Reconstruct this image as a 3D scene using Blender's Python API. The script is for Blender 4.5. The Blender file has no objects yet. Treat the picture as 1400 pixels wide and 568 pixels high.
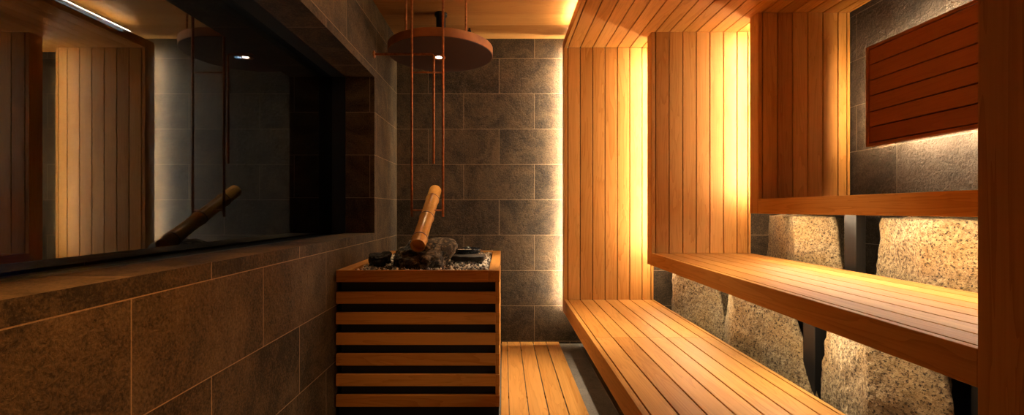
import bpy, bmesh, math, random
from mathutils import Vector, Matrix, noise
random.seed(7)
SC = bpy.context.scene
COL = SC.collection
PI = math.pi

# ------------------------------------------------------------------ materials
class NT:
    def __init__(s, name):
        s.m = bpy.data.materials.new(name); s.m.use_nodes = True
        s.t = s.m.node_tree; s.t.nodes.clear()
        s.out = s.t.nodes.new('ShaderNodeOutputMaterial')
    def n(s, typ, ins=None, **kw):
        nd = s.t.nodes.new(typ)
        for k, v in kw.items(): setattr(nd, k, v)
        for k, v in (ins or {}).items():
            if isinstance(v, bpy.types.NodeSocket): s.t.links.new(v, nd.inputs[k])
            else: nd.inputs[k].default_value = v
        return nd
    def math(s, op, a, b=0.0, c=0.0):
        return s.n('ShaderNodeMath', {0: a, 1: b, 2: c}, operation=op).outputs[0]
    def mix(s, f, a, b, blend='MIX'):
        nd = s.n('ShaderNodeMix', data_type='RGBA', blend_type=blend)
        for k, v in ((0, f), (6, a), (7, b)):
            if isinstance(v, bpy.types.NodeSocket): s.t.links.new(v, nd.inputs[k])
            else: nd.inputs[k].default_value = v
        return nd.outputs[2]
    def mr(s, v, a, b, c, d):
        return s.n('ShaderNodeMapRange', {0: v, 1: a, 2: b, 3: c, 4: d}).outputs[0]
    def end(s, sh):
        s.t.links.new(sh, s.out.inputs['Surface']); return s.m

def rgb(r, g, b): return (r, g, b, 1)

def principled(name, col, rough=.5, metal=0, spec=.5):
    t = NT(name)
    p = t.n('ShaderNodeBsdfPrincipled', {'Base Color': rgb(*col), 'Roughness': rough, 'Metallic': metal, 'Specular IOR Level': spec})
    return t.end(p.outputs[0])

def wood(name, axis, dark, light, rough=.55, tonevar=.34, finegrain=.28):
    """boards: grain runs along axis; the face attribute 'tone' makes each board its own piece of timber"""
    t = NT(name)
    tc = t.n('ShaderNodeTexCoord').outputs['Object']
    at = t.n('ShaderNodeAttribute', attribute_name='tone', attribute_type='GEOMETRY').outputs['Fac']
    off = t.n('ShaderNodeCombineXYZ', {0: t.math('MULTIPLY', at, 31.), 1: t.math('MULTIPLY', at, 53.), 2: t.math('MULTIPLY', at, 17.)}).outputs[0]
    v = t.n('ShaderNodeVectorMath', {0: tc, 1: off}, operation='ADD').outputs[0]
    sc = {'X': (.9, 11, 11), 'Y': (11, .9, 11), 'Z': (11, 11, .9)}[axis]
    sf = {'X': (3, 160, 160), 'Y': (160, 3, 160), 'Z': (160, 160, 3)}[axis]
    v1 = t.n('ShaderNodeVectorMath', {0: v, 1: sc}, operation='MULTIPLY').outputs[0]
    v2 = t.n('ShaderNodeVectorMath', {0: v, 1: sf}, operation='MULTIPLY').outputs[0]
    n1 = t.n('ShaderNodeTexNoise', {'Vector': v1, 'Scale': 1.0, 'Detail': 3., 'Roughness': .5, 'Distortion': .8}).outputs[0]
    rings = t.math('FRACT', t.math('MULTIPLY', n1, 9.0))
    rings = t.math('SUBTRACT', 1.0, t.math('POWER', rings, 3.0))
    n2 = t.n('ShaderNodeTexNoise', {'Vector': v2, 'Scale': 1.0, 'Detail': 3., 'Roughness': .6}).outputs[0]
    f = t.math('ADD', t.math('MULTIPLY', rings, .20), t.math('MULTIPLY', n2, finegrain))
    f = t.math('ADD', f, t.math('MULTIPLY', n1, .25))
    f = t.math('ADD', f, t.math('MULTIPLY', t.math('SUBTRACT', at, .5), tonevar))
    f = t.mr(f, .15, .85, 0, 1)
    c = t.mix(f, rgb(*dark), rgb(*light))
    b = t.n('ShaderNodeBump', {'Height': n2, 'Strength': .12, 'Distance': .002}).outputs[0]
    p = t.n('ShaderNodeBsdfPrincipled', {'Base Color': c, 'Roughness': rough, 'Normal': b, 'Specular IOR Level': .35})
    return t.end(p.outputs[0])

def tile(name, ca, cb, grout, bumpst=.35, bumpscale=1., floor=False, rough=.62):
    """600 x 300 stone tile in running bond, laid out in room coordinates on whichever way the wall faces"""
    t = NT(name)
    tc = t.n('ShaderNodeTexCoord').outputs['Object']
    xyz = t.n('ShaderNodeSeparateXYZ', {0: tc}).outputs
    N = t.n('ShaderNodeNewGeometry').outputs['Normal']
    ns = t.n('ShaderNodeSeparateXYZ', {0: N}).outputs
    isx = t.math('GREATER_THAN', t.math('ABSOLUTE', ns[0]), .6)
    isz = t.math('GREATER_THAN', t.math('ABSOLUTE', ns[2]), .6)
    right = t.math('GREATER_THAN', xyz[0], 1.5)
    uy = t.math('SUBTRACT', xyz[1], t.math('ADD', 1.39, t.math('MULTIPLY', right, .96)))
    ux = t.math('ADD', xyz[0], .035)
    if floor:
        u = t.math('ADD', xyz[1], .17); v = t.math('SUBTRACT', xyz[0], .64)
    else:
        a = t.math('MAXIMUM', isx, isz)
        u = t.math('ADD', t.math('MULTIPLY', uy, a), t.math('MULTIPLY', ux, t.math('SUBTRACT', 1, a)))
        vz = t.math('ADD', xyz[0], 1.19)
        v = t.math('ADD', t.math('MULTIPLY', vz, isz), t.math('MULTIPLY', xyz[2], t.math('SUBTRACT', 1, isz)))
    uv = t.n('ShaderNodeCombineXYZ', {0: u, 1: v, 2: 0.}).outputs[0]
    br = t.n('ShaderNodeTexBrick', {'Vector': uv, 'Color1': rgb(0, 0, 0), 'Color2': rgb(1, 1, 1), 'Mortar': rgb(.5, .5, .5), 'Scale': 1.,
             'Mortar Size': .0017, 'Mortar Smooth': 0., 'Bias': 0., 'Brick Width': .6, 'Row Height': .3}, offset=.5, offset_frequency=2)
    rnd = t.n('ShaderNodeSeparateColor', {0: br.outputs[0]}).outputs[0]
    o3 = t.n('ShaderNodeCombineXYZ', {0: t.math('MULTIPLY', rnd, 40), 1: t.math('MULTIPLY', rnd, 23), 2: 0.}).outputs[0]
    v3 = t.n('ShaderNodeVectorMath', {0: tc, 1: o3}, operation='ADD').outputs[0]
    n1 = t.n('ShaderNodeTexNoise', {'Vector': v3, 'Scale': 4.5, 'Detail': 9., 'Roughness': .7, 'Distortion': .7}).outputs[0]
    n2 = t.n('ShaderNodeTexNoise', {'Vector': tc, 'Scale': 120., 'Detail': 5., 'Roughness': .75}).outputs[0]
    n3 = t.n('ShaderNodeTexNoise', {'Vector': v3, 'Scale': 34. * bumpscale, 'Detail': 7., 'Roughness': .65, 'Distortion': .6}).outputs[0]
    sp = t.mr(t.n('ShaderNodeTexVoronoi', {'Vector': tc, 'Scale': 210.}).outputs['Distance'], 0, .17, 1, 0)
    f = t.math('ADD', t.math('MULTIPLY', t.math('SUBTRACT', n1, .5), 2.3), t.math('MULTIPLY', t.math('SUBTRACT', n2, .5), 2.6))
    f = t.math('ADD', f, t.math('MULTIPLY', t.math('SUBTRACT', rnd, .5), .35))
    f = t.mr(f, -.42, .5, 0, 1)
    c = t.mix(f, rgb(*ca), rgb(*cb))
    c = t.mix(t.math('MULTIPLY', sp, .45), c, rgb(*[min(1, x * 2.2) for x in cb]))
    c = t.mix(br.outputs['Fac'], c, rgb(*grout))
    h = t.math('ADD', t.math('MULTIPLY', n3, 1.), t.math('MULTIPLY', n2, .25))
    h = t.math('SUBTRACT', h, t.math('MULTIPLY', br.outputs['Fac'], .6))
    b = t.n('ShaderNodeBump', {'Height': h, 'Strength': bumpst, 'Distance': .03}).outputs[0]
    p = t.n('ShaderNodeBsdfPrincipled', {'Base Color': c, 'Roughness': rough, 'Normal': b, 'Specular IOR Level': .35})
    return t.end(p.outputs[0])

def stone(name, cols, s1, s2, bumpst=.6, rough=.85, contrast=1.0, lo=.36, hi=.62):
    t = NT(name)
    tc = t.n('ShaderNodeTexCoord').outputs['Object']
    n1 = t.n('ShaderNodeTexNoise', {'Vector': tc, 'Scale': s1, 'Detail': 5., 'Roughness': .7}).outputs[0]
    n2 = t.n('ShaderNodeTexNoise', {'Vector': tc, 'Scale': s2, 'Detail': 4., 'Roughness': .75}).outputs[0]
    n3 = t.n('ShaderNodeTexNoise', {'Vector': tc, 'Scale': 5., 'Detail': 3.}).outputs[0]
    c = t.mix(t.mr(n1, lo, hi, 0, 1), rgb(*cols[0]), rgb(*cols[1]))
    c = t.mix(t.math('MULTIPLY', t.mr(n3, .45, .68, 0, 1), .6), c, rgb(*cols[2]))
    c = t.mix(t.math('MULTIPLY', t.mr(n2, .53, .60, 0, 1), contrast), c, rgb(*cols[3]))
    h = t.math('ADD', t.math('MULTIPLY', n1, .8), t.math('MULTIPLY', n2, .35))
    b = t.n('ShaderNodeBump', {'Height': h, 'Strength': bumpst, 'Distance': .015}).outputs[0]
    p = t.n('ShaderNodeBsdfPrincipled', {'Base Color': c, 'Roughness': rough, 'Normal': b, 'Specular IOR Level': .3})
    return t.end(p.outputs[0])

def rusty(name):
    t = NT(name)
    tc = t.n('ShaderNodeTexCoord').outputs['Object']
    n1 = t.n('ShaderNodeTexNoise', {'Vector': tc, 'Scale': 60., 'Detail': 3.}).outputs[0]
    c = t.mix(t.mr(n1, .38, .62, 0, 1), rgb(.34, .11, .03), rgb(.55, .20, .06))
    p = t.n('ShaderNodeBsdfPrincipled', {'Base Color': c, 'Roughness': .5, 'Metallic': .35})
    return t.end(p.outputs[0])

def corten(name):
    t = NT(name)
    tc = t.n('ShaderNodeTexCoord').outputs['Object']
    n1 = t.n('ShaderNodeTexNoise', {'Vector': tc, 'Scale': 7., 'Detail': 6., 'Roughness': .6}).outputs[0]
    c = t.mix(t.mr(n1, .3, .7, 0, 1), rgb(.22, .070, .018), rgb(.42, .15, .04))
    p = t.n('ShaderNodeBsdfPrincipled', {'Base Color': c, 'Roughness': .55, 'Metallic': .1})
    return t.end(p.outputs[0])

def emis(name, col, st):
    t = NT(name)
    e = t.n('ShaderNodeEmission', {'Color': rgb(*col), 'Strength': st})
    return t.end(e.outputs[0])

WD, WL = (.37, .138, .012), (.74, .365, .090)
M = dict(
    woodX=wood('hinoki_grain_x', 'X', WD, WL), woodY=wood('hinoki_grain_y', 'Y', WD, WL), woodZ=wood('hinoki_grain_z', 'Z', WD, WL),
    ceil=wood('ceiling_veneer', 'X', (.38, .16, .035), (.62, .32, .09)),
    redwood=wood('cedar_red_grain_y', 'Y', (.38, .125, .030), (.58, .23, .06)),
    groove=principled('groove_timber', (.045, .012, .003), .8),
    tile=tile('stone_tile', (.018, .010, .003), (.135, .085, .038), (.33, .22, .12)),
    tile_r=tile('split_stone_tile', (.045, .032, .022), (.150, .112, .080), (.35, .27, .19), bumpst=1.0, bumpscale=1.0),
    tile_f=tile('floor_stone_tile', (.15, .125, .095), (.26, .22, .17), (.42, .34, .24), floor=True),
    black=principled('black_metal', (.006, .006, .006), .45),
    core=principled('heater_black_core', (.007, .006, .005), .75),
    steel=principled('dark_steel', (.055, .050, .045), .38, .8),
    granite=stone('granite', [(.17, .11, .055), (.50, .37, .20), (.42, .25, .085), (.03, .02, .014)], 55., 95., 1., .85, .9),
    darkrock=stone('dark_mottled_rock', [(.015, .012, .008), (.48, .36, .20), (.16, .10, .05), (.008, .007, .006)], 34., 22., 1., .6, 1., .47, .68),
    charred=stone('charred_wood', [(.010, .008, .007), (.055, .038, .025), (.02, .015, .01), (.006, .005, .005)], 30., 50., .8, .8),
    slate=stone('dark_slate', [(.020, .016, .012), (.07, .055, .04), (.04, .03, .02), (.012, .01, .008)], 14., 60., .4, .55),
    pebble=principled('pale_pebble', (.78, .68, .52), .6), pebble2=principled('grey_pebble', (.12, .09, .06), .6),
    glaze=principled('navy_glaze', (.008, .014, .022), .12),
    rust=rusty('rusty_copper'), corten=corten('corten_disc'),
    chrome=principled('satin_metal', (.45, .40, .33), .25, 1.),
    bamboo=wood('bamboo', 'Y', (.55, .24, .05), (.80, .44, .12), .25, .1, .25),
    underside=principled('shade_tinted_underside', (.045, .014, .005), .6),  # rust brown darkened to carry the shade below the disc
    bamboo_dark=principled('bamboo_node', (.16, .06, .015), .5),
    dark_room=principled('corridor_paint', (.06, .07, .09), .8),
)

# ------------------------------------------------------------------ mesh helpers
class MB:
    def __init__(s):
        s.bm = bmesh.new(); s.tone = s.bm.faces.layers.float.new('tone')
    def _t(s, fs, tone):
        tone = random.random() if tone is None else tone
        for f in fs: f[s.tone] = tone
    def box(s, x0, x1, y0, y1, z0, z1, tone=None):
        vs = [s.bm.verts.new((x, y, z)) for x in (x0, x1) for y in (y0, y1) for z in (z0, z1)]
        q = [(0, 1, 3, 2), (4, 6, 7, 5), (0, 4, 5, 1), (2, 3, 7, 6), (0, 2, 6, 4), (1, 5, 7, 3)]
        s._t([s.bm.faces.new([vs[i] for i in f]) for f in q], tone); return s
    def prism(s, pts, axis, a, b, tone=None):
        """polygon pts extruded along axis from a to b; pts are in the two remaining axes in xyz order"""
        def P(p, c):
            l = list(p); l.insert('xyz'.index(axis), c); return l
        A = [s.bm.verts.new(P(p, a)) for p in pts]; B = [s.bm.verts.new(P(p, b)) for p in pts]
        n = len(pts)
        fs = [s.bm.faces.new(A), s.bm.faces.new(B[::-1])]
        fs += [s.bm.faces.new((A[i], B[i], B[(i + 1) % n], A[(i + 1) % n])) for i in range(n)]
        s._t(fs, tone); return s
    def rings(s, rings, cap0=True, cap1=True, tone=.5, close=False):
        R = [[s.bm.verts.new(p) for p in r] for r in rings]
        n = len(R[0]); fs = []
        m = len(R)
        for k in range(m if close else m - 1):
            a, b = R[k], R[(k + 1) % m]
            fs += [s.bm.faces.new((a[i], a[(i + 1) % n], b[(i + 1) % n], b[i])) for i in range(n)]
        if not close:
            if cap0: fs.append(s.bm.faces.new(R[0][::-1]))
            if cap1: fs.append(s.bm.faces.new(R[-1]))
        for f in fs: f.smooth = True
        s._t(fs, tone); return s
    def tube(s, p0, p1, prof, n=24, tone=.5, cap=True, closeprof=False):
        """lathe about the line p0->p1; prof is a list of (t along 0..1, radius)"""
        p0, p1 = Vector(p0), Vector(p1); d = p1 - p0; u = d.normalized()
        a = u.orthogonal().normalized(); b = u.cross(a)
        rs = []
        for t, r in prof:
            c = p0 + d * t
            rs.append([c + (a * math.cos(2 * PI * i / n) + b * math.sin(2 * PI * i / n)) * r for i in range(n)])
        return s.rings(rs, cap, cap, tone, closeprof)
    def build(s, name, mat, parent=None, bevel=0, seg=1):
        bmesh.ops.recalc_face_normals(s.bm, faces=s.bm.faces)
        me = bpy.data.meshes.new(name); s.bm.to_mesh(me); s.bm.free()
        mats = mat if isinstance(mat, (list, tuple)) else [mat]
        for m in mats: me.materials.append(m)
        o = bpy.data.objects.new(name, me); COL.objects.link(o)
        if parent:
            o.parent = parent; o.matrix_parent_inverse = Matrix.Translation(-parent.location)
        if bevel:
            md = o.modifiers.new('bevel', 'BEVEL'); md.width = bevel; md.segments = seg; md.limit_method = 'ANGLE'
        return o

def thing(name, label, cat, loc=(0, 0, 0), group=None):
    o = bpy.data.objects.new(name, None); COL.objects.link(o); o.location = loc
    o.empty_display_size = .1
    return tag(o, label, cat, group)
def tag(o, label, cat, group=None, kind=None):
    o['label'] = label; o['category'] = cat
    if group: o['group'] = group
    if kind: o['kind'] = kind
    return o
def struct(o): o['kind'] = 'structure'; return o

# ------------------------------------------------------------------ key dimensions (metres)
WLX, GX = -.902, -1.20          # left wall face, window glass plane
BY, FY = 3.81, -1.60            # back wall, wall behind the viewer
RX = 2.32                       # right wall
CZ = 2.567                      # ceiling
CB, CT = 2.426, 2.50            # bench canopy underside / top
EDGE = (.4926, 1.0926, 1.6926)  # front edges of the three tiers
BACK = (1.217, 1.826, 2.305)
G0 = .5216                      # first board groove, then every 0.1
PY = (3.63, 3.309, 2.983)       # end panel faces
SZ = (.39, .795, 1.187)         # seat tops
SB = (.278, .705, 1.090)        # seat undersides
NY = 1.036                      # near end panel
GAP = .0060

# ------------------------------------------------------------------ room shell
struct(MB().box(WLX - .3, RX + .2, FY - .1, BY + .1, -.12, -.02).build('floor', M['tile_f']))
m = MB()
y = FY
while y < BY:                                   # wide veneer boards, running across the room
    m.box(-1.3, RX + .2, y + .0007, min(y + .19, BY + .1) - .0007, CZ, CZ + .03); y += .19
struct(m.build('ceiling', M['ceil']))
struct(MB().box(-1.3, RX + .2, FY - .1, BY + .1, CZ + .031, CZ + .1).build('ceiling', M['groove']))
struct(MB().box(-1.3, RX + .2, BY, BY + .12, -.02, CZ).build('wall_back', M['tile']))
struct(MB().box(RX, RX + .12, FY, BY, -.02, CZ).build('wall_right', M['tile_r']))
struct(MB().box(-1.3, RX + .2, FY - .12, FY, -.02, CZ).build('wall_front', M['tile']))
# left wall with the long window recess
OY0, OY1, OZ0, OZ1 = -.90, 3.15, .953, 2.047
m = MB()
m.box(-1.105, WLX, FY, BY, -.02, OZ0); m.box(-1.105, WLX, FY, BY, OZ1, CZ)
m.box(-1.105, WLX, OY1, BY, OZ0, OZ1); m.box(-1.105, WLX, FY, OY0, OZ0, OZ1)
m.box(-1.30, -1.105, FY, BY, -.02, OZ0 - .06); m.box(-1.30, -1.105, FY, BY, OZ1 + .04, CZ)
m.box(-1.30, -1.105, OY1 + .04, BY, OZ0 - .06, OZ1 + .04)
struct(m.build('wall_left', M['tile']))
# window: deep black frame, mullion near the viewer, tinted glass
m = MB()
m.box(-1.25, -1.107, OY1, OY1 + .04, .90, OZ1 + .04)
m.box(-1.25, -1.107, OY0, OY1, OZ1, OZ1 + .04)
m.box(-1.25, -1.107, OY0, OY1, .90, .943)
m.box(-1.25, -1.107, OY0 - .04, OY0, .90, OZ1 + .04)
m.box(-1.24, -1.16, .93, 1.02, .943, OZ1)
wf = struct(m.build('window_1', M['black']))
t = NT('tinted_glass')
gl = t.n('ShaderNodeBsdfGlossy', {'Color': rgb(.84, .94, 1.0), 'Roughness': .0})
tr = t.n('ShaderNodeBsdfTransparent', {'Color': rgb(.34, .40, .50)})
fr = t.n('ShaderNodeFresnel', {'IOR': 1.6}).outputs[0]
fac = t.math('ADD', .05, t.math('MULTIPLY', fr, .9))
glassm = t.end(t.n('ShaderNodeMixShader', {0: fac, 1: tr.outputs[0], 2: gl.outputs[0]}).outputs[0])
g = MB().box(GX - .010, GX, OY0, OY1, .943, OZ1).build('window_glass', glassm, wf)
# dim corridor beyond the glass
m = MB()
m.box(-2.9, -1.30, FY, FY + .05, -.1, 2.7); m.box(-2.9, -1.30, BY, BY + .1, -.1, 2.7)
m.box(-2.95, -2.9, FY, BY + .1, -.1, 2.7)
struct(m.build('wall_corridor', M['dark_room']))
struct(MB().box(-2.9, -1.30, FY, BY, -.1, -.02).build('floor', M['dark_room']))
struct(MB().box(-2.9, -1.30, FY, BY, CZ, CZ + .1).build('ceiling', M['dark_room']))

# ------------------------------------------------------------------ boards along grooves
def grooves(a, b):
    """board intervals between tier edges a..b, on the common 0.1 m grid, with narrow edge trims"""
    out = []; g = G0
    while g < a + .02: g += .1
    xs = [a]
    while g < b - .028: xs.append(g); g += .1
    xs.append(b - .024); xs.append(b)
    return list(zip(xs[:-1], xs[1:]))

def bench(i, label, y0, y1, seams, posts):
    a, b, zt, zb = EDGE[i], BACK[i], SZ[i], SB[i]
    r = thing('sauna_bench', label, 'bench', ((a + b) / 2, (y0 + y1) / 2, zb), 'three stepped sauna bench tiers')
    m = MB()
    cuts = [y0] + seams + [y1]
    for k, (x0, x1) in enumerate(grooves(a, b)):
        if k == 0: continue
        for c0, c1 in zip(cuts[:-1], cuts[1:]):
            m.box(x0 + GAP / 2, x1 - GAP / 2, c0 + (.0006 if c0 != y0 else 0), c1 - (.0006 if c1 != y1 else 0), zt - .020, zt)
    m.build('seat', M['woodY'], r, .0012)
    MB().box(G0 + .1 * 6 * i - .006, b - .004, y0, y1, zb + .006, zt - .0205, .2).build('seat_frame', M['groove'], r)
    MB().box(a, G0 + .6 * i - GAP / 2, y0, y1, zb, zt, .35 + .1 * i).build('front_edge', M['woodY'], r, .0015)
    if i == 1:
        MB().box(b - .10, b - .08, y0, y1, -.02, zb + .006).build('riser', M['core'], r)
    for (px, py, w) in posts:
        MB().box(px, px + .055, py, py + w, -.02, zb + .006).build('support_post', M['steel'], r, .002)
    return r

bench(0, 'lowest and widest sauna bench tier of pale orange slats beside the floor decking', -1.0, 3.63, [.9, 2.556], [(.9, .3, .06), (.9, 3.0, .06)])
bench(1, 'middle sauna bench tier of orange slats with two boulders showing under it', NY, 3.309, [], [(1.40, 2.02, .08), (1.42, 1.335, .03)])
bench(2, 'highest narrow sauna bench tier under the red backrest, light line below its edge', NY, 2.983, [], [(1.93, 2.46, .085), (2.0, 1.12, .06)])

def end_panel(i, label):
    a, b, y = EDGE[i], BACK[i], PY[i]
    zb = SB[i]; zt = CB if i else CT
    r = thing('sauna_end_panel', label, 'wall panel', ((a + b) / 2, y, zb), 'upright boarded panels closing the far ends of the tiers')
    m = MB()
    for k, (x0, x1) in enumerate(grooves(a, b)):
        if k == 0: continue
        m.box(x0 + GAP / 2, x1 - GAP / 2, y, y + .02, SZ[i] + .0005, CB - .0005)
    m.build('boards', M['woodZ'], r, .0012)
    m = MB()
    m.box(a, G0 + .6 * i - GAP / 2, y + .0004, y + .1, zb, zt, .4)
    m.build('edge_board', M['woodZ'], r, .0015)
    MB().box(G0 + .6 * i - .006, b - .003, y + .0205, y + .09, zb, CB - .001, .3).build('backing', M['groove'], r)
    MB().box(G0 + .6 * i, b, y + .0905, y + .1, zb, CB - .001, .3).build('back_sheet', M['woodZ'], r)
    MB().box(b - .003, b, y + .0205, y + .09, zb, CB - .001, .3).build('end_strip', M['woodZ'], r)
    return r
end_panel(0, 'farthest upright boarded panel of orange timber, next to the grey tiled back wall')
end_panel(1, 'middle upright boarded panel rising from the far end of the middle bench tier')
end_panel(2, 'shortest upright boarded panel at the far end of the top tier, beside the red backrest')

# canopy above all three tiers
r = thing('sauna_canopy', 'lowered boarded wooden canopy over the benches with glowing gap above its edge', 'canopy', (1.4, 1.5, CB))
m = MB()
for k, (x0, x1) in enumerate(grooves(EDGE[0], BACK[2])):
    if k == 0: continue
    y1 = 3.73 if x0 > 1.2 else 3.63
    m.box(x0 + GAP / 2, x1 - GAP / 2, -1.2, y1, CB, CB + .02)
m.build('boards', M['woodY'], r, .0012)
MB().box(EDGE[0], G0 - GAP / 2, -1.2, 3.63, CB, CT, .45).build('edge_board', M['woodY'], r, .0015)
MB().box(G0 - .006, BACK[2] - .004, -1.2, 3.63, CB + .0205, CT, .3).build('backing', M['groove'], r)

# near end panel: its room-side edge fills the right of the view
r = thing('sauna_end_panel', 'dark unlit timber panel close up at the right edge of the view', 'wall panel', (1.7, NY, .4))
MB().box(EDGE[1], 1.13, NY - .1, NY, SZ[0] + .003, CB - .001, .3).build('edge_board', M['woodZ'], r, .0015)
m = MB()
x = 1.1305
while x < RX - .01:
    m.box(x, min(x + .1 - GAP, RX - .002), NY - .02, NY - .0005, SZ[0] + .003, CB - .001)
    m.box(x, min(x + .1 - GAP, RX - .002), NY - .1, NY - .08, SZ[0] + .003, CB - .001); x += .1
m.build('boards', M['woodZ'], r, .0012)
MB().box(1.1302, RX - .003, NY - .0795, NY - .0205, SZ[0] + .003, CB - .001).build('backing', M['groove'], r)

# ------------------------------------------------------------------ backrest on the right wall
BX = 2.205
r = thing('backrest_panel', 'dark red slatted backrest fixed to the rough stone wall above the top tier', 'backrest', (BX, 1.9, 1.5))
y0, y1, z0, z1 = 1.12, 2.735, 1.498, 2.10
m = MB(); w = .022
m.box(BX, BX + .045, y1 - w, y1, z0, z1); m.box(BX, BX + .045, y0, y0 + w, z0, z1)
m.box(BX, BX + .045, y0 + w, y1 - w, z0, z0 + w * .8); m.box(BX, BX + .045, y0 + w, y1 - w, z1 - w * .8, z1)
m.build('frame', M['redwood'], r, .0015)
m = MB(); n = 6; zz0 = z0 + w * .8 + .006; p = (z1 - w * .8 - .006 - zz0 + .007) / n
for k in range(n):
    m.box(BX + .001, BX + .022, y0 + w + .006, y1 - w - .006, zz0 + k * p, zz0 + k * p + p - .007)
m.build('slats', M['redwood'], r, .0012)
MB().box(BX + .0225, BX + .042, y0 + w, y1 - w, z0 + .018, z1 - .018).build('backing', M['groove'], r)
for yy in (1.4, 2.3): MB().box(BX + .043, RX, yy, yy + .05, 1.6, 2.0).build('wall_batten', M['groove'], r)

# ------------------------------------------------------------------ LED strips
LC = (1.0, .80, .58)
def strip(label, box, st, col=LC, rail=0):
    cx = [(box[0] + box[1]) / 2, (box[2] + box[3]) / 2, (box[4] + box[5]) / 2]
    key = 'led_%g_%g' % (st, col[1])
    mm = bpy.data.materials.get(key) or emis(key, col, st)
    o = MB().box(*box).build('light_strip', mm)
    if rail: MB().box(box[0] + .001, box[1] - .001, rail, box[2] - .0002, box[4], box[5]).build('mounting_rail', M['steel'], o)
    return tag(o, label, 'light strip', 'concealed warm light strips')
S_COVE, S_PANEL, S_WALL, S_SEAT2, S_SEAT3, S_BR = 60, 130, 200, 18, 75, 75
strip('hidden light strip lying on the canopy edge, washing the ceiling', (.503, .513, 1.5, 3.50, CT, CT + .008), S_COVE, (1, .72, .40))
strip('hidden vertical light strip behind the left edge of the farthest panel', (.545, .557, PY[0] + .1002, PY[0] + .108, .32, 2.45), S_WALL, (1, .84, .62))
strip('hidden vertical light strip behind the left edge of the middle panel', (1.182, 1.194, PY[1] + .165, PY[1] + .173, .80, 2.40), S_PANEL, LC, PY[1] + .1002)
strip('hidden vertical light strip behind the left edge of the shortest panel', (1.797, 1.809, PY[2] + .165, PY[2] + .173, 1.20, 2.40), S_PANEL, LC, PY[2] + .1002)
strip('light strip hidden under the middle tier, shining on boulders', (1.145, 1.157, 1.06, 3.25, SB[1] - .003, SB[1] + .0055), S_SEAT2, (1, .84, .62))
for nm, ya, yb in (('farthest', 3.38, 3.52), ('pale middle', 2.66, 2.84), ('nearest', 1.74, 1.94)):
    strip('short bright light strip under the middle tier above the %s boulder' % nm, (1.175, 1.195, ya, yb, SB[1] - .004, SB[1] + .0055), 65, (1, .82, .58))
for nm, ya, yb in (('reddish', 2.90, 2.97), ('bright right', 2.24, 2.40)):
    strip('short bright light strip under the top tier above the %s boulder' % nm, (1.76, 1.775, ya, yb, SB[2] - .0006, SB[2] + .0055), 34, (1, .80, .50))
strip('thin bright light line under the front edge of the top tier', (1.722, 1.736, 1.06, 2.90, SB[2] - .0003, SB[2] + .0055), S_SEAT3, (1, .80, .54))
strip('light strip hidden under the red backrest', (BX + .046, BX + .054, 1.2, 2.55, 1.512, 1.524), S_BR, (1, .78, .5))
strip('light strip hidden behind the top of the red backrest', (BX + .046, BX + .054, 1.2, 2.55, 2.074, 2.086), S_BR, (1, .78, .5))
strip('light strip hidden behind the left end of the red backrest', (BX + .046, BX + .054, 2.700, 2.712, 1.52, 2.08), S_BR * 1.6, (1, .72, .4))

# ------------------------------------------------------------------ boulders
def boulder(name, label, poly, h, lean, seed, taper, near=.2, far=.1, ridge_amp=.006):
    """split granite block: plan polygon (x, y) listed round its centre, tapering upward"""
    cx = sum(p[0] for p in poly) / len(poly); cy = sum(p[1] for p in poly) / len(poly)
    def rad(th):
        d = (math.cos(th), math.sin(th)); best = None
        for i in range(len(poly)):
            ax, ay = poly[i][0] - cx, poly[i][1] - cy
            bx, by = poly[(i + 1) % len(poly)][0] - cx, poly[(i + 1) % len(poly)][1] - cy
            ex, ey = bx - ax, by - ay
            den = d[0] * ey - d[1] * ex
            if abs(den) < 1e-9: continue
            t = (ax * ey - ay * ex) / den; s = (ax * d[1] - ay * d[0]) / den
            if t > 0 and -1e-6 <= s <= 1 + 1e-6: best = t if best is None else min(best, t)
        return best
    NTH, NH = 200, 120; rings = []
    for k in range(NH + 1):
        f = k / NH
        if f <= .9: z = h * f / .9; cap = 1.
        else: z = h; cap = 1 - (f - .9) / .1 * .98
        zf = z / h
        rg = []
        for i in range(NTH):
            th = 2 * PI * i / NTH; R = rad(th)
            s = (1 - taper * zf ** 1.15) * cap
            x = R * math.cos(th) * s; yy = R * math.sin(th) * s
            yy *= 1 - (near if yy < 0 else far) * zf * zf
            x += lean[0] * zf; yy += lean[1] * zf
            P = Vector((cx + x, cy + yy, z - .02))
            q = P + Vector((seed * 7.3, seed * 3.1, 0))
            d = noise.fractal(q * 4, 1., 2., 3) * .026 + noise.fractal(q * 18, 1., 2., 4) * ridge_amp + noise.noise(q * 60) * .0030
            nrm = Vector((math.cos(th), math.sin(th), 0))
            if cap < 1: P.z += d * .6 + .015 * (1 - cap)
            else: P += nrm * d
            if k == 0: P.z = -.02
            rg.append(P)
        rings.append(rg)
    o = MB().rings(rings).build(name, M['granite'])
    return tag(o, label, 'boulder', 'split granite boulders under the benches')
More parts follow.
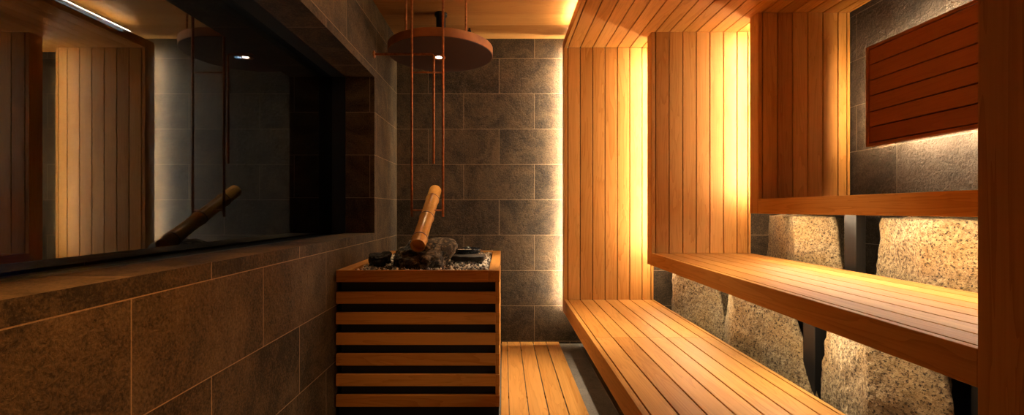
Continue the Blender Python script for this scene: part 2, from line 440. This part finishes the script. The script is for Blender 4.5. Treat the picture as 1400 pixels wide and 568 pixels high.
# lower row, behind the lowest tier
boulder('boulder', 'farthest granite boulder under the middle tier, half as visible as its neighbours',
        [(1.38, 3.70), (1.27, 3.38), (1.42, 2.86), (1.60, 2.98), (1.66, 3.66)], .704, (.01, 0), 1, .03, .30, .12)
boulder('boulder', 'pale granite boulder under the middle tier, left of the dark steel post',
        [(1.38, 2.80), (1.26, 2.50), (1.40, 1.94), (1.54, 2.38), (1.60, 2.76)], .704, (.01, 0), 2, .03, .55, .05)
boulder('boulder', 'nearest granite boulder under the middle tier, right of the dark steel post',
        [(1.36, 1.94), (1.25, 1.53), (1.365, 1.30), (1.58, 1.60), (1.62, 1.88)], .704, (.01, .0), 3, .03, .35, .12)
boulder('boulder', 'reddish granite boulder under the top tier, near the middle upright panel',
        [(1.98, 3.46), (1.85, 2.84), (1.97, 2.52), (2.13, 2.72), (2.24, 3.40)], 1.092, (.01, .0), 4, .03, .35, .14)
boulder('boulder', 'bright granite boulder under the top tier, beside the dark timber panel',
        [(1.97, 2.43), (1.84, 2.00), (1.97, 1.42), (2.26, 1.40), (2.26, 2.40)], 1.092, (.01, .0), 5, .03, .1, .10)

# ------------------------------------------------------------------ floor decking
m = MB()
for x0, x1 in ((-.012, .031), (.035, .139), (.144, .248), (.254, .357), (.363, .467)):
    m.box(x0, x1, -1.0, 3.795, -.004, .0)
dk = m.build('deck_boards', M['woodY'], None, .0012)
tag(dk, 'pale wooden floor decking of lengthwise boards between heater and benches', 'decking')
for yy in (-.9, .3, 1.5, 2.7, 3.6): MB().box(-.012, .467, yy, yy + .05, -.02, -.0041).build('bearer', M['groove'], dk)

# ------------------------------------------------------------------ heater
HX0, HX1, HY0, HY1, HZ = -.894, -.0195, 2.40, 3.557, .792
r = thing('sauna_heater', 'box heater clad in horizontal orange slats with black gaps, topped by rocks', 'heater', ((HX0 + HX1) / 2, HY0, -.02))
MB().box(HX0 + .02, HX1 - .0225, HY0 + .03, HY1 - .02, .055, .745).build('casing', M['core'], r)
MB().box(HX0 + .01, HX1 - .004, HY0 + .02, HY1 - .02, -.02, .0545).build('plinth', M['core'], r)
for k in range(6):
    zb = .0615 + k * .1103
    zt = zb + .0625
    m = MB(); tn = random.random()
    m.box(HX0, HX1 - .021, HY0, HY0 + .022, zb, zt, tn); m.box(HX1 - .0207, HX1, HY0, HY0 + .022, zb, zt, tn * .6)
    m.box(HX1 - .0207, HX1, HY0 + .0223, HY1, zb, zt, tn)
    m.build('slat', M['woodX'], r, .0018)
for yy in (HY0 + .006, 2.95, HY1 - .045): MB().box(HX1 - .022, HX1 - .0025, yy, yy + .035, .0615, .74).build('upright', M['woodZ'], r)
m = MB()
m.box(HX0, HX1 - .0595, HY0, HY0 + .014, HZ - .0635, HZ)
m.build('front_rim', M['woodX'], r, .002)
m = MB()
m.box(HX1 - .059, HX1, HY0, HY1, HZ - .0635, HZ)
m.build('side_rim', M['woodY'], r, .003)
m = MB()
m.box(HX0, HX0 + .065, HY0 + .0145, HY1, HZ - .0635, HZ); m.build('side_rim', M['woodY'], r, .003)
m = MB(); m.box(HX0 + .0655, HX1 - .0595, HY1 - .045, HY1, HZ - .0635, HZ); m.build('back_rim', M['woodX'], r, .002)
MB().box(HX0 + .05, HX1 - .0595, HY0 + .0145, HY1 - .045, .746, .768).build('stone_tray', M['core'], r)

# gravel bed (uncountable)
def ico(r, sub, loc, sc, rot, amp=.0, freq=1., seed=0):
    bm = bmesh.new(); bmesh.ops.create_icosphere(bm, subdivisions=sub, radius=1)
    R = Matrix.Rotation(rot[0], 3, 'X') @ Matrix.Rotation(rot[1], 3, 'Y') @ Matrix.Rotation(rot[2], 3, 'Z')
    out = []
    for v in bm.verts:
        p = v.co.copy()
        if amp: p *= 1 + noise.fractal(p * freq + Vector((seed, seed * 2, 0)), 1., 2., 4) * amp
        p = Vector((p.x * sc[0], p.y * sc[1], p.z * sc[2])) * r
        out.append(R @ p + Vector(loc))
    fs = [[v.index for v in f.verts] for f in bm.faces]; bm.free()
    return out, fs
V, F, MI = [], [], []
for k in range(2600):
    x = random.uniform(HX0 + .077, HX1 - .070); y = random.uniform(HY0 + .026, HY1 - .055)
    a, b = ico(random.uniform(.007, .0115), 1, (x, y, .772 + random.uniform(0, .012)), (1, random.uniform(.7, 1), random.uniform(.5, .8)),
               [random.uniform(0, 3) for _ in range(3)])
    n0 = len(V); V += a; F += [[i + n0 for i in f] for f in b]; MI += [0 if random.random() < .55 else 1] * len(b)
me = bpy.data.meshes.new('gravel'); me.from_pydata(V, [], F); me.materials.append(M['pebble']); me.materials.append(M['pebble2'])
me.polygons.foreach_set('material_index', MI)
o = bpy.data.objects.new('gravel', me); COL.objects.link(o)
tag(o, 'pale fine gravel filling the top of the heater around the rocks', 'gravel', None, 'stuff')

def blob(name, label, cat, loc, sc, rot, mat, amp, freq, seed, sub=5, lobes=()):
    a, b = ico(1, sub, (0, 0, 0), (1, 1, 1), (0, 0, 0))
    R = Matrix.Rotation(rot, 3, 'Z'); V = []
    for p in a:
        d = 1 + noise.fractal(p * freq + Vector((seed, 0, seed)), 1., 2., 5) * amp + noise.noise(p * freq * 5 + Vector((0, seed, 0))) * amp * .18
        for c, w, h in lobes:
            d += h * math.exp(-(p - Vector(c)).length_squared / w)
        q = R @ Vector((p.x * d * sc[0], p.y * d * sc[1], p.z * d * sc[2]))
        if q.z < -sc[2] * .55: q.z = -sc[2] * .55 + (q.z + sc[2] * .55) * .15
        V.append(q)
    me = bpy.data.meshes.new(name); me.from_pydata(V, [], b); me.materials.append(mat); me.shade_smooth()
    o = bpy.data.objects.new(name, me); o.location = loc; COL.objects.link(o)
    return tag(o, label, cat)
blob('rock', 'large mottled dark rock on the heater gravel under the bamboo spout', 'rock', (-.482, 2.68, .830), (.162, .175, .090), 0,
     M['darkrock'], .22, 1.5, 3.3, lobes=[((.6, .45, .7), .30, .60), ((-.5, .2, .6), .3, .12), ((-.1, -.8, .6), .3, -.30)])
# charred block left of the rock
def rough_block(name, label, cat, c, half, rot, mat, amp, seed, freq=9.):
    bm = bmesh.new(); bmesh.ops.create_cube(bm, size=2)
    bmesh.ops.subdivide_edges(bm, edges=bm.edges[:], cuts=24, use_grid_fill=True)
    R = Matrix.Rotation(rot, 3, 'Z')
    for v in bm.verts:
        p = v.co.copy(); s = (abs(p.x) ** 8 + abs(p.y) ** 8 + abs(p.z) ** 8) ** (1 / 8.)
        p = p / s
        q = Vector((p.x * half[0], p.y * half[1], p.z * half[2]))
        q += p.normalized() * noise.fractal(q * freq + Vector((seed, seed, seed)), 1., 2., 5) * amp
        v.co = R @ q
    for f in bm.faces: f.smooth = True
    me = bpy.data.meshes.new(name); bm.to_mesh(me); bm.free(); me.materials.append(mat)
    o = bpy.data.objects.new(name, me); o.location = c; COL.objects.link(o)
    return tag(o, label, cat)
rough_block('rock', 'small blackened rough block lying left of the large mottled rock', 'rock', (-.735, 2.66, .815), (.062, .08, .036), .15, M['charred'], .040, 4.)
rough_block('slate_slab', 'flat dark slate slab lying on the gravel in front of the bowl', 'slab', (-.222, 2.86, .812), (.105, .075, .015), -.05, M['slate'], .006, 9.)
# bowl
t = thing('bowl', 'dark blue glazed bowl with pale gravel on the heater behind the slate slab', 'bowl', (-.26, 3.12, .785))
c = Vector((-.26, 3.12, .785)); H = .062
prof = [(0, .045), (0.05, .050), (.35, .085), (.7, .106), (1.0, .114), (1.02, .112), (1.0, .108), (.7, .100), (.35, .078), (.2, .05), (.18, .004)]
MB().tube(c, c + Vector((0, 0, H)), prof, 40).build('bowl_body', M['glaze'], t)
V, F = [], []
for k in range(240):
    a = random.uniform(0, 2 * PI); q = .085 * math.sqrt(random.random())
    aa, b = ico(random.uniform(.005, .009), 1, (c.x + q * math.cos(a), c.y + q * math.sin(a), c.z + .042 + random.uniform(-.003, .006)), (1, .9, .7), (a, q, 0))
    n0 = len(V); V += aa; F += [[i + n0 for i in f] for f in b]
me = bpy.data.meshes.new('gravel'); me.from_pydata(V, [], F); me.materials.append(M['pebble'])
o = bpy.data.objects.new('gravel', me); COL.objects.link(o); tag(o, 'pale gravel heaped inside the dark blue bowl', 'gravel', None, 'stuff')

# ------------------------------------------------------------------ bamboo spout
A = Vector((-.482, 2.532, .912)); B = Vector((-.486, 3.213, 1.252)); L = (B - A).length
R0 = .0425
prof = [(0, R0 * 1.0)]
for tn in (.10, .45, .80):
    prof += [(tn - .03, R0 * .985), (tn - .012, R0 * 1.10), (tn - .002, R0 * 1.06), (tn, R0 * .93), (tn + .002, R0 * 1.06), (tn + .012, R0 * 1.10), (tn + .03, R0)]
prof += [(1.0, R0 * 1.02), (1.0, R0 * .84), (.86, R0 * .84), (.86, .001), (.035, .001), (.035, R0 * .84), (0, R0 * .84)]
sp = MB().tube(A, B, prof, 36, closeprof=True).build('bamboo_spout', M['bamboo'])
tag(sp, 'sloping thick bamboo water spout with ringed joints hanging above the heater rock', 'bamboo spout')
sp.data.set_sharp_from_angle(angle=.9)
for tn in (.10, .45, .80):
    q = A + (B - A) * tn; u = (B - A).normalized()
    MB().tube(q - u * .0045, q + u * .0045, [(0, R0 * 1.0), (0, R0 * 1.11), (1, R0 * 1.11), (1, R0 * 1.0)], 36, closeprof=True).build('node_ring', M['bamboo_dark'], sp)

# hanging frame of two rods and two crossbars
PYY = 2.91
t = thing('hanging_rod_frame', 'tall rust-coloured frame of two thin rods hanging from ceiling, holding the bamboo', 'hanging frame', (-.49, PYY, CZ))
for x in (-.592, -.390):
    MB().tube((x, PYY, 1.070), (x, PYY, CZ), [(0, .0080), (1, .0080)], 14).build('rod', M['rust'], t)
MB().tube((-.583, PYY, 1.112), (-.399, PYY, 1.112), [(0, .006), (1, .006)], 12).build('crossbar', M['rust'], t)
MB().tube((-.583, PYY, 2.005), (-.399, PYY, 2.005), [(0, .0055), (1, .0055)], 12).build('crossbar', M['rust'], t)
for x in (-.592, -.390): MB().tube((x, PYY, CZ - .006), (x, PYY, CZ), [(0, .022), (1, .022)], 20).build('ceiling_plate', M['rust'], t)

# water pipe
t = thing('water_pipe', 'thin rust-coloured pipe leaving the tiled wall and dropping down behind the rods', 'water pipe', (WLX, 3.13, 2.19))
py = 3.13; pz = 2.20; px = -.484
pts = [(WLX, py, pz), (px - .02, py, pz), (px - .006, py, pz - .006), (px, py, pz - .02), (px, py, 1.437)]
rs = []; n = 14
P = [Vector(p) for p in pts]
for i, p in enumerate(P):
    d = ((P[min(i + 1, len(P) - 1)] - p).normalized() + (p - P[max(i - 1, 0)]).normalized()).normalized()
    a = Vector((0, 1, 0)); b = d.cross(a)
    rs.append([p + (a * math.cos(2 * PI * k / n) + b * math.sin(2 * PI * k / n)) * .0085 for k in range(n)])
MB().rings(rs).build('pipe', M['rust'], t)
MB().tube((WLX, py, pz), (WLX + .012, py, pz), [(0, .026), (.6, .026), (1, .016)], 24).build('wall_flange', M['rust'], t)

# ------------------------------------------------------------------ suspended disc
DC = Vector((-.461, 3.325, 2.256)); DR = .383; DT = .058
t = thing('hanging_disc', 'large round rust-brown disc hood hanging under the ceiling above the heater', 'hood', DC)
MB().tube(DC, DC + Vector((0, 0, DT)), [(0, .06), (0, DR - .002), (.04, DR), (.96, DR), (1, DR - .002), (1, .02)], 128).build('disc', M['corten'], t).data.shade_flat()
MB().tube(DC - Vector((0, 0, .003)), DC - Vector((0, 0, .0002)), [(0, DR - .004), (1, DR - .003)], 128).build('underside', M['underside'], t).data.shade_flat()  # thin dark sheet: shade under the disc put into its colour
MB().tube(DC + Vector((0, .0, DT)), (DC.x, DC.y, CZ), [(0, .034), (.93, .034), (.93, .046), (1, .046)], 32).build('duct', M['black'], t)
for (x, y) in ((-.66, 3.05), (-.253, 3.05), (-.461, 3.66)):
    MB().tube((x, y, DC.z + DT), (x, y, CZ), [(0, .0075), (1, .0075)], 12).build('hanger_rod', M['rust'], t)
MB().tube((-.232, 3.09, DC.z + DT), (-.232, 3.09, DC.z + DT + .05), [(0, .012), (.7, .012), (.7, .007), (1, .007)], 16).build('bolt', M['black'], t)
LX, LY = -.480, 3.35
MB().tube((LX, LY, DC.z - .006), (LX, LY, DC.z + .004), [(0, .030), (0, .052), (.6, .054), (1, .054), (1, .030)], 40, closeprof=True).build('lamp_ring', M['rust'], t)
MB().tube((LX, LY, DC.z - .0045), (LX, LY, DC.z - .0032), [(0, .022), (1, .022)], 32).build('lamp_lens', emis('downlight', (1, .80, .55), 30), t)

def spot(loc, tgt, e, ang, col=(1, .72, .40), blend=.5, rad=.03):
    l = bpy.data.lights.new('spot', 'SPOT'); l.energy = e; l.spot_size = ang; l.spot_blend = blend; l.color = col; l.shadow_soft_size = rad
    o = bpy.data.objects.new('downlight', l); COL.objects.link(o); o.location = loc  # name shared by the disc lamp, added fills and corridor light
    o.rotation_euler = (Vector(tgt) - Vector(loc)).to_track_quat('-Z', 'Y').to_euler()
spot((LX, LY, DC.z - .012), (-.42, 2.9, .8), 16, 1.15)
# ceiling fill lights, added out of view to brighten left wall and decking
for (x, y, e, an) in ((-.42, .95, 190, 1.0), (-.40, -.5, 18, 1.3), (-.52, 1.75, 60, .78), (.22, 2.85, 150, .66)):
    tt = thing('added_downlight', 'small added ceiling fill light out of view above the %s' % ('floor decking' if x > 0 else 'left side'), 'downlight', (x, y, CZ), 'added fill lights')
    MB().tube((x, y, CZ - .004), (x, y, CZ), [(0, .045), (1, .047)], 24).build('lamp_ring', M['chrome'], tt)
    MB().tube((x, y, CZ - .006), (x, y, CZ - .0041), [(0, .034), (1, .034)], 24).build('lamp_lens', emis('added_light_lens', (1, .72, .4), 6), tt)
    spot((x, y, CZ - .01), (x, y, 0), e, an, (1, .83, .62) if x > 0 else (1, .46, .13), 1., .04)
for (x, y, z, e, an, lb) in ((.86, 2.35, CB, 50, .95, 'lowest tier'), (1.42, 2.2, CB, 45, .9, 'middle tier')):  # unseen canopy lights, added to lift the lowest and middle seats
    tt = thing('added_downlight', 'small fill light added in the canopy out of view above the %s' % lb, 'downlight', (x, y, z), 'added fill lights')
    MB().tube((x, y, z - .004), (x, y, z), [(0, .040), (1, .042)], 24).build('lamp_ring', M['chrome'], tt)
    MB().tube((x, y, z - .006), (x, y, z - .0041), [(0, .030), (1, .030)], 24).build('lamp_lens', bpy.data.materials['added_light_lens'], tt)
    spot((x, y, z - .01), (x, y, 0), e, an, (1, .85, .64), 1., .04)
# cool dim light in the corridor beyond the glass
spot((-2.35, 2.4, 2.45), (-2.9, 2.6, .5), 130, .34, (.22, .50, 1), 1., .1)

# ------------------------------------------------------------------ world, camera, view
w = bpy.data.worlds.new('world'); SC.world = w; w.use_nodes = True
w.node_tree.nodes['Background'].inputs[0].default_value = (.02, .02, .025, 1)
w.node_tree.nodes['Background'].inputs[1].default_value = 0.
cam = bpy.data.cameras.new('camera'); co = bpy.data.objects.new('camera', cam); COL.objects.link(co)
co.location = (0, 0, 1.116); co.rotation_euler = (PI / 2, 0, 0)
cam.sensor_width = 36; cam.lens = 36 * 614.5 / 1400; cam.shift_x = 12 / 1400; cam.shift_y = 3 / 1400
cam.clip_start = .02
SC.camera = co
vs = SC.view_settings
vs.view_transform = 'Standard'; vs.look = 'None'; vs.exposure = 1.0; vs.gamma = 1; vs.use_curve_mapping = False
